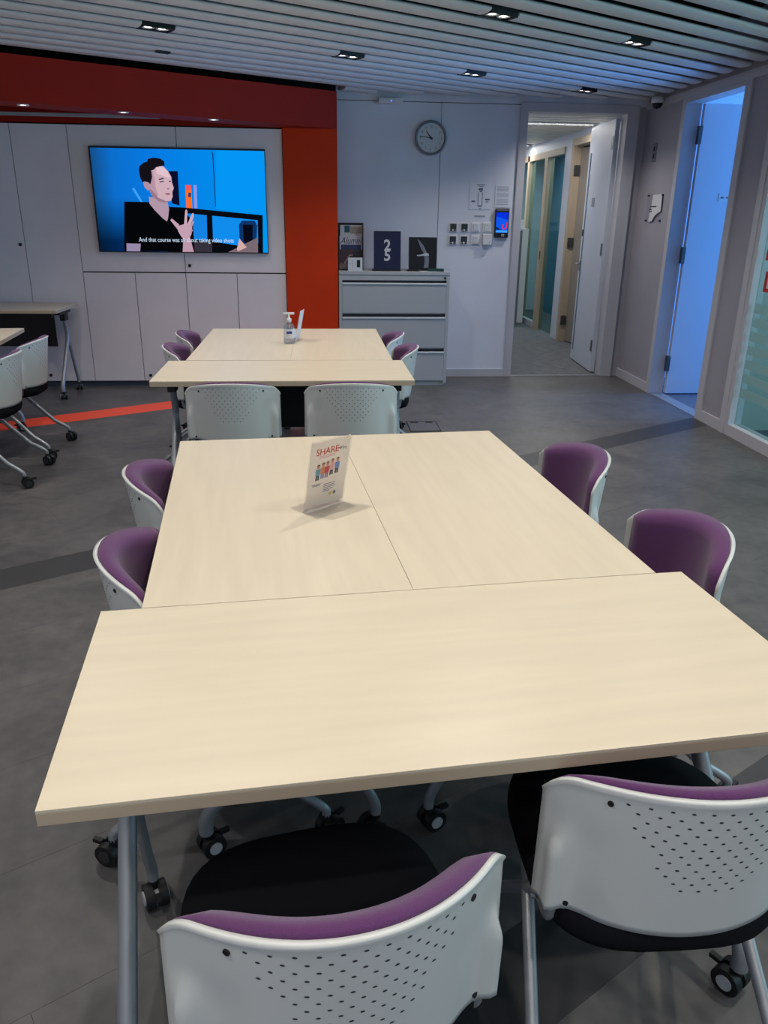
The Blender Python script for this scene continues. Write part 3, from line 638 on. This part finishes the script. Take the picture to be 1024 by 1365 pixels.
box('plate', mat('plate_dark', (112, 116, 128), .45), wp, -.008, -.0005, -.04, .04, -.08, .08, bev=.002)
box('slot', M_GAP, wp, -.0095, -.008, -.015, .015, .01, .05); box('slot', M_GAP, wp, -.0095, -.008, -.015, .015, -.05, -.01)

# ------------------------------------------------------------------ glazed partition (window_1)
gw_ = struct(empty('window_1', (XR, 5.70, 0)))
MB().box(-.02, .10, -.0, .07, 0, 2.53).box(-.012, .09, -.05, .0, 0, 2.53).box(-.015, .09, -8.0, -.05, 0, .085).box(-.015, .09, -8.0, -.05, 2.44, 2.53).build('glazing_frame', M_FRAME, gw_)
for k in range(1, 4): box('mullion', M_FRAME, gw_, .0, .09, -.05-2.0*k-.03, -.05-2.0*k+.03, .085, 2.44)
for k in range(4): box('glass_pane', M_GLASS, gw_, .038, .046, -.05-2.0*(k+1)+.03, -.05-2.0*k-(.03 if k else 0), .085, 2.44)
zs = [.965, .865, .765, .665, .56, .455, .345]
for z in zs: box('frosted_band', M_FROST, gw_, .0335, .0375, -2.05, -.075, z-.045, z+.022)
rd = mat('red_sticker', (186, 34, 20), .5)
s1 = tag(box('door_sticker', rd, None, XR+.030, XR+.034, 4.9, 5.60, 1.288, 1.36), 'solid red strip sticker on the glass partition', 'sticker')
s2 = tag(empty('door_notice', (XR+.032, 5.2, 1.145)), 'red framed notice stuck on the glass partition', 'sticker')
MB().box(-.002, .002, .33, .365, -.07, .07).box(-.002, .002, -.3, .33, .045, .07).box(-.002, .002, -.3, .33, -.07, -.045).build('red_border', rd, s2)
box('white_field', M_PAPER, s2, -.001, .0015, -.3, .33, -.045, .045)

# ------------------------------------------------------------------ tables
T = .75; TL, TW = 1.355, .602
def caster(par, x, y, face=0., z0=0., hub=None):
    M = Matrix.Translation((x, y, z0)) @ Matrix.Rotation(face, 4, 'Z')
    mb = MB()
    for s in (-1, 1): 
        c = M @ Vector((s*.016, .012, .031)); ax = M.to_3x3() @ Vector((1, 0, 0)); mb.cyl(c, ax, .031, .020, 18)
    mb.tube([M @ Vector((0, 0, .075)), M @ Vector((0, 0, .05)), M @ Vector((0, .012, .031))], [.013, .012, .010], 8)
    w = mb.build('caster', M_BLACK, par)
    hb = MB()
    hb.cyl(M @ Vector((0, .012, .031)), M.to_3x3() @ Vector((1, 0, 0)), .017, .059, 14)
    hb.build('caster_hub', hub or M_GREYCAB, par)
    bl_ = MB(); bl_.box(-.006, .006, .035, .062, .045, .056, M); bl_.build('brake_lever', M_BLACK, par)
def arc(p0, p1, p2, n=4):
    p0, p1, p2 = map(Vector, (p0, p1, p2)); return [p0*(1-t)**2+p1*2*t*(1-t)+p2*t*t for t in [i/n for i in range(n+1)]]
def make_table():
    e = empty('folding_table')
    o = box('tabletop', M_TABLE, e, -TL/2, TL/2, -TW/2, TW/2, T-.006, T, bev=.0007)
    box('edge_band', M_EDGE, o, -TL/2, TL/2, -TW/2, TW/2, T-.028, T-.006, bev=.001)
    for s in (-1, 1):
        x = s*(TL/2-.055)
        br = MB().box(x-.025, x+.025, -.13, .16, T-.06, T-.028).box(x-.022, x+.022, .0, .09, T-.12, T-.06); br.build('bracket', M_BLACK, e)
        l = MB().tube([(x, .04, T-.10), (x, .07, .56)]+arc((x, .075, .53), (x, .085, .49), (x, .06, .45))+arc((x, -.17, .17), (x, -.205, .13), (x, -.21, .10))+[(x, -.21, .07)], .0185, 12).build('leg', M_STEEL, e)
        caster(l, x, -.21, R(90)*s*.3)
        l = MB().tube([(x, .075, .53)]+arc((x, .20, .16), (x, .225, .12), (x, .23, .09))+[(x, .23, .07)], .0135, 12).build('leg', M_STEEL, e)
        caster(l, x, .23, R(200))
    box('cross_beam', M_BLACK, e, -TL/2+.15, TL/2-.15, .01, .07, T-.10, T-.06)
    box('modesty_panel', M_BLACK, e, -TL/2+.16, TL/2-.16, .105, .115, .40, T-.05)
    return e
proto = make_table()
def place_table(i, cx, cy, deg, label, dz=0.):
    o = proto if i == 0 else copy_tree(proto)
    o.location = (cx, cy, dz); o.rotation_euler = (0, 0, R(deg)); tag(o, label, 'table', 'maple folding tables on castors'); return o
def quad_c(px): 
    q = [PZ(u, v, T) for u, v in px]; c = sum(q, Vector())/len(q); return c
TA = 5.35
cA = quad_c([(241,588),(651,574),(872,763),(192,810)])
rA = Vector((math.cos(R(TA)), math.sin(R(TA)), 0)); fA = Vector((-rA.y, rA.x, 0))
dA = TW/2+.0006
place_table(0, cA.x-rA.x*dA, cA.y-rA.y*dA, -90+TA, 'lengthwise table carrying the acrylic sign stand')
place_table(1, cA.x+rA.x*dA, cA.y+rA.y*dA, 90+TA, 'lengthwise table beside the one with the acrylic sign stand')
bA = (PZ(130, 816, T)+PZ(912, 762, T))/2
cB = bA-fA*(TW*1.02/2)
# keep the crosswise table just clear of the lengthwise pair
gap = (cA-cB).dot(fA)-(TL/2+TW*1.02/2); cB = cB-fA*max(0, .003-gap) if gap < .003 else cB+fA*(gap-.003)
place_table(2, cB.x, cB.y, TA, 'crosswise table with two chairs, at the end of the sign-stand pair').scale = (1, 1.02, 1)
cC = quad_c([(288,438),(497,438.5),(521,479.5),(251,480)])
place_table(3, cC.x-dA, cC.y, -90, 'lengthwise table with the sanitizer, on the closet side')
place_table(4, cC.x+dA, cC.y, 90, 'lengthwise table next to the sanitizer, on the filing cabinet side')
cD = (PZ(227.5, 481, T)+PZ(534, 480, T))/2
place_table(5, cD.x, min(cD.y-TW/2, cC.y-TL/2-TW/2-.003), .4, 'crosswise table with two chairs, at the end of the sanitizer pair')
place_table(6, -2.13-TL/2-.01, 7.24, -1.5, 'narrow table standing against the white closets', .022)
place_table(7, -2.05-TW/2, 6.0-TL/2, 90+5, 'table by the closet-side table with two chairs at its long edge')
def lift(o, z):   # table on raised castors: extend the legs instead of floating
    o.location.z = 0; o.scale = (1, 1, (T+z)/T)
lift(bpy.data.objects['folding_table.006'], .025)

# ------------------------------------------------------------------ chairs
ZTOP = .772
def sh(u, v):
    a = abs(u); hwid = .237-.003*v
    zt = ZTOP-.046*a**2.2-.030*max(0., (a-.82)/.18)**2.4; zb = .463+.006*a*a
    y = -.242-.045*v + (.10+.042*v)*a**2.1
    return Vector((hwid*u, y, zb+(zt-zb)*v))
def shn(u, v):
    h = .004; du = sh(u+h, v)-sh(u-h, v); dv = sh(u, min(v+h, 1))-sh(u, max(v-h, 0)); n = du.cross(dv).normalized()
    return n if n.y < 0 else -n     # outward (towards the back)
def grid_solid(nu, nv, inner, outer):
    mb = MB(); vs = []; 
    for fn in (inner, outer):
        for j in range(nv+1):
            for i in range(nu+1): vs.append(fn(-1+2*i/nu, j/nv))
    n = nu+1; N = n*(nv+1); fs = []
    for j in range(nv):
        for i in range(nu):
            a = j*n+i; fs.append((a, a+1, a+n+1, a+n)); fs.append((N+a, N+a+n, N+a+n+1, N+a+1))
    for i in range(nu): fs.append((i, N+i, N+i+1, i+1)); a = nv*n+i; fs.append((a, a+1, N+a+1, N+a))
    for j in range(nv): a = j*n; fs.append((a, a+n, N+a+n, N+a)); a = j*n+nu; fs.append((a, N+a, N+a+n, a+n))
    mb.add(vs, fs, True); return mb
def sstep(a, b, x): t = min(1, max(0, (x-a)/(b-a))); return t*t*(3-2*t)
def outer(u, v):
    a = abs(u)
    bump = .022*math.exp(-((a-.885)/.05)**2)*(1-sstep(.94, 1., a))*(1-sstep(.42, .70, v))
    dish = -.004*math.exp(-((a-.72)/.1)**2)*(1-sstep(.5, .8, v))
    rim = .004*sstep(.955, 1., v)
    return sh(u, v)+shn(u, v)*(.006+bump+dish+rim)
def pad_in(u, v):
    uu, vv = u*.95, .06+.935*v; return sh(uu, vv)-shn(uu, vv)*.0012
def pad_out(u, v):
    uu, vv = u*.95, .06+.935*v
    e = max(0., 1-abs(u)**9)*max(0., 1-abs(2*v-1)**16); t = .004+.041*e**.5
    p = sh(uu, vv)-shn(uu, vv)*t; p.z += .008*sstep(.9, 1, v)*(1-abs(u)**6); return p
def make_chair():
    e = empty('castor_chair')
    b = grid_solid(56, 22, lambda u, v: sh(u, v), outer).build('backrest_shell', M_SHELL, e)
    grid_solid(36, 14, pad_in, pad_out).build('backrest_pad', M_PURPLE, e)
    mb = MB()
    for r in range(12):
        v = .92-.050*r; half = .60-.030*r
        for i in range(-6, 7):
            u = (i+(.5 if r % 2 else 0))*.115
            if abs(u) > half+.01: continue
            p, nn = outer(u, v), shn(u, v); tx_ = Vector((1, 0, 0)); tx_ = (tx_-nn*tx_.dot(nn)).normalized(); tz_ = nn.cross(tx_)
            q = [p+nn*.0004+(tx_*math.cos(a)*.0034+tz_*math.sin(a)*.0021) for a in [2*math.pi*k/8 for k in range(8)]]
            mb.add(q, [tuple(range(8))])
    tag(mb.build('perforations', M_HOLE, b), kind='stuff')
    for u, v in ((-.66, .90), (.66, .90), (-.80, .05), (.80, .05)):
        p, nn = outer(u, v), shn(u, v); MB().cyl(p+nn*.0005, nn, .005, .004, 10).build('screw', M_BLACK, b)
    # seat
    prof = [(0, .418), (.80, .414), (.965, .406), (1.0, .432), (.99, .458), (.92, .472), (.7, .474), (0, .468)]
    vs = []; seg = 40; n = len(prof)
    for k in range(seg):
        a = 2*math.pi*k/seg; c, s_ = math.cos(a), math.sin(a); ex = .62
        for r, z in prof: vs.append((.228*r*math.copysign(abs(c)**ex, c), .0+.235*r*math.copysign(abs(s_)**ex, s_), z))
    fs = [(k*n+i, ((k+1) % seg)*n+i, ((k+1) % seg)*n+i+1, k*n+i+1) for k in range(seg) for i in range(n-1)]
    MB().add(vs, fs, True).build('seat_cushion', M_SEAT, e)
    for s in (-1, 1):
        # upright tube from the seat frame into the shell's side channel
        MB().tube(arc((s*.20, .04, .405), (s*.205, -.12, .40), (s*.207, -.150, .42), 5)+arc((s*.207, -.155, .43), (s*.207, -.165, .48), (s*.203, -.172, .60), 4), .0115, 10).build('upright', M_STEEL, e)
        l = MB().tube([(s*.185, .06, .40), (s*.20, .02, .385)]+arc((s*.225, -.20, .15), (s*.238, -.285, .10), (s*.238, -.29, .085), 4)+[(s*.238, -.29, .07)], .0125, 10).build('leg', M_STEEL, e)
        caster(l, s*.238, -.29, R(150)*s, hub=mat('dark_hub', (44, 44, 48), .4))
        l = MB().tube([(s*.185, -.10, .40), (s*.20, -.06, .385)]+arc((s*.225, .17, .15), (s*.236, .245, .10), (s*.236, .25, .085), 4)+[(s*.236, .25, .07)], .0125, 10).build('leg', M_STEEL, e)
        caster(l, s*.236, .25, R(40)*s, hub=mat('dark_hub', (44, 44, 48), .4))
    MB().box(-.19, .19, -.12, .10, .402, .414).build('seat_pan', M_BLACK, e)
    MB().tube([(-.21, -.05, .36), (.21, -.05, .36)], .009, 8).build('crossbar', M_STEEL, e)
    return e
cp = make_chair()
CH = [(-.006, .965, 10.7, 'purple-padded white chair standing askew at the sign-stand crosswise table', 'chairs at the sign-stand tables'),
      (.595, 1.155, -.5, 'purple-padded white chair squared up to the sign-stand crosswise table', 'chairs at the sign-stand tables'),
      (-.262, 1.88, -85, 'chair on the closet side of the sign-stand table, next to the crosswise table', 'chairs at the sign-stand tables'),
      (-.335, 2.52, -85, 'chair on the closet side of the sign-stand table, away from the crosswise table', 'chairs at the sign-stand tables'),
      (.815, 1.91, 96, 'chair on the door side of the sign-stand tables, next to the crosswise table', 'chairs at the sign-stand tables'),
      (.74, 2.63, 96, 'chair on the door side of the sign-stand tables, away from the crosswise table', 'chairs at the sign-stand tables'),
      (-.423, 4.155, 0, 'chair at the sanitizer crosswise table, on the orange floor band side', 'chairs at the sanitizer tables'),
      (.178, 4.155, 0, 'chair at the sanitizer crosswise table, on the doorway side', 'chairs at the sanitizer tables'),
      (-.665, 5.10, -90, 'chair on the closet side of the sanitizer table, next to the crosswise table', 'chairs at the sanitizer tables'),
      (-.675, 5.675, -90, 'chair on the closet side of the sanitizer table, nearest the closets', 'chairs at the sanitizer tables'),
      (.365, 5.07, 90, 'chair on the filing cabinet side of the sanitizer tables, next to the crosswise table', 'chairs at the sanitizer tables'),
      (.335, 5.66, 90, 'chair on the filing cabinet side of the sanitizer tables, nearest the cabinet', 'chairs at the sanitizer tables'),
      (-2.065, 5.44, 90, 'chair at the side table by the closets, over the orange floor band', 'chairs at the closet-side table'),
      (-2.035, 4.84, 92, 'chair at the side table by the closets, away from the orange floor band', 'chairs at the closet-side table')]
for i, (x, y, a, lab, grp) in enumerate(CH):
    o = cp if i == 0 else copy_tree(cp)
    o.location = (x, y, 0); o.rotation_euler = (0, 0, R(a)); tag(o, lab, 'chair', grp)

# ------------------------------------------------------------------ acrylic sign stand
pl, pr_ = PZ(404, 685, T), PZ(457, 668, T)
mid = (pl+pr_)/2; sa = math.atan2(pr_.y-pl.y, pr_.x-pl.x); sw = .152
ss = tag(empty('sign_stand', (mid.x, mid.y, T), sa), 'clear acrylic stand holding a SHARE flyer on the table', 'sign')
LEAN = R(11)
SM = Matrix.Rotation(LEAN, 4, 'X')
MB().box(-sw/2, sw/2, -.0035, -.0015, .002, .222, SM).box(-sw/2, sw/2, .0015, .0035, .002, .222, SM).box(-sw/2, sw/2, -.06, .06, .0, .003).build('acrylic_holder', M_ACRYL, ss)
fly = MB().box(-sw/2+.003, sw/2-.003, -.0008, .0008, .012, .219, SM).build('flyer', mat('flyer_paper', (238, 216, 194), .6), ss)
YF = -.0012
def onf(x, z): return SM @ Vector((x, YF, z))
text('title', 'SHARE', .029, mat('share_red', (206, 40, 40), .5), fly, SM @ face_m(-.012, YF, .186), .0003)
MB().tube([onf(x, z) for x, z in ((.030, .186), (.038, .189), (.036, .182), (.046, .190), (.048, .181), (.056, .187), (.060, .179))], .0008, 5).build('script', M_GAP, fly)
for z in (.172, .167): MB().add([onf(-.04, z), onf(.02, z), onf(.02, z+.002), onf(-.04, z+.002)], [(0, 1, 2, 3)]).build('text_line', mat('pink_print', (226, 150, 146), .6), fly)
FIG = [(-.040, .0, (96, 150, 156), (28, 30, 40)), (-.022, .003, (214, 120, 60), (120, 130, 180)), (-.006, .003, (196, 44, 56), (150, 110, 130)), (.012, .008, (226, 160, 150), (22, 24, 30)), (.032, .009, (90, 126, 176), (22, 24, 30))]
for x, dz, top, leg_ in FIG:
    z = .098+dz; YF = -.0012
    for s in (-1, 1): MB().add([onf(x+s*.004-.003, z), onf(x+s*.004+.003, z), onf(x+s*.003+.003, z+.016), onf(x+s*.003-.003, z+.016)], [(0, 1, 2, 3)]).build('figure_leg', mat('fig_%d_%d_%d' % leg_, leg_, .6), fly)
    YF = -.0014
    MB().add([onf(x-.008, z+.015), onf(x+.008, z+.015), onf(x+.009, z+.036), onf(x-.009, z+.036)], [(0, 1, 2, 3)]).build('figure_top', mat('fig_%d_%d_%d' % top, top, .6), fly)
    YF = -.0016
    MB().add([onf(x+.0055*math.cos(a), z+.043+.0065*math.sin(a)) for a in [2*math.pi*k/10 for k in range(10)]], [tuple(range(10))]).build('figure_head', mat('fig_skin', (206, 130, 104), .6), fly)
    MB().add([onf(x+.006*math.cos(a), z+.0455+.0055*math.sin(a)) for a in [math.pi*k/6 for k in range(7)]], [tuple(range(7))]).build('figure_hair', mat('fig_hair', (60, 36, 34), .6), fly)
YF = -.0012
for k, (x0, x1, z) in enumerate([(-.058, -.022, .084), (-.054, -.026, .080), (-.012, .034, .078), (-.012, .03, .072), (-.012, .036, .066), (-.012, .026, .060), (-.012, .014, .055)]):
    MB().add([onf(x0, z), onf(x1, z), onf(x1, z+.0022), onf(x0, z+.0022)], [(0, 1, 2, 3)]).build('text_line', mat('flyer_ink', (120, 104, 120), .6), fly)
for x, c in ((.018, (206, 180, 70)), (.034, (110, 100, 100))):
    MB().add([onf(x+.006*math.cos(a), .044+.006*math.sin(a)) for a in [2*math.pi*k/10 for k in range(10)]], [tuple(range(10))]).build('logo_dot', mat('logo_%d_%d_%d' % c, c, .6), fly)

# ------------------------------------------------------------------ sanitizer bottle and small stand
bp = PZ(386, 457.5, T)
sb = tag(empty('sanitizer_bottle', (bp.x, bp.y, T)), 'clear hand sanitizer pump bottle with blue label on the far table', 'bottle')
M_BOT = glassy('clear_bottle', (222, 226, 232), .10, .05, veil=.22, veil_rgb=(214, 220, 230))
MB().lathe((0, 0, 0), [(.0005, .001), (.034, .001), (.037, .006), (.037, .10), (.033, .118), (.016, .130), (.013, .134), (.013, .140)], 24).build('body', M_BOT, sb)
MB().lathe((0, 0, 0), [(.0372, .035), (.0375, .036), (.0375, .095), (.0372, .096)], 24).build('label', mat('bottle_label', (206, 208, 216), .5), sb)
MB().box(-.016, .020, -.0392, -.0378, .066, .082).build('label_print', mat('bottle_blue', (46, 52, 130), .5), sb)
MB().lathe((0, 0, .138), [(.0005, 0), (.017, 0), (.017, .022), (.008, .026), (.007, .050), (.0005, .050)], 18).box(-.012, .036, -.009, .009, .186, .200, bev=.004).box(-.036, -.012, -.009, .009, .188, .199, bev=.003).build('pump', M_WHITE, sb)
st2 = tag(empty('sign_stand', (bp.x+.045, bp.y+.125, T), R(80)), 'small clear acrylic stand behind the sanitizer bottle', 'sign')
MB().box(-.075, .075, -.003, .003, .002, .21, SM).box(-.075, .075, -.03, .03, 0, .003).build('acrylic_holder', M_ACRYL, st2)
MB().box(-.071, .071, -.0042, -.003, .012, .205, SM).build('flyer', M_PAPER, st2)

# ------------------------------------------------------------------ floor box
fb = struct(empty('floor_outlet_box', (.835, 5.98, 0), ANG*0))
box('outlet_lid', mat('outlet_lid', (84, 84, 88), .5), fb, -.115, .115, -.15, .15, .0, .004)
MB().box(-.12, .12, -.155, -.148, 0, .005).box(-.12, .12, .148, .155, 0, .005).box(-.12, -.113, -.148, .148, 0, .005).box(.113, .12, -.148, .148, 0, .005).build('outlet_rim', M_GAP, fb)
for dx in (-.06, .06): box('cable_flap', M_BLACK, fb, dx-.03, dx+.03, .10, .135, .004, .006)
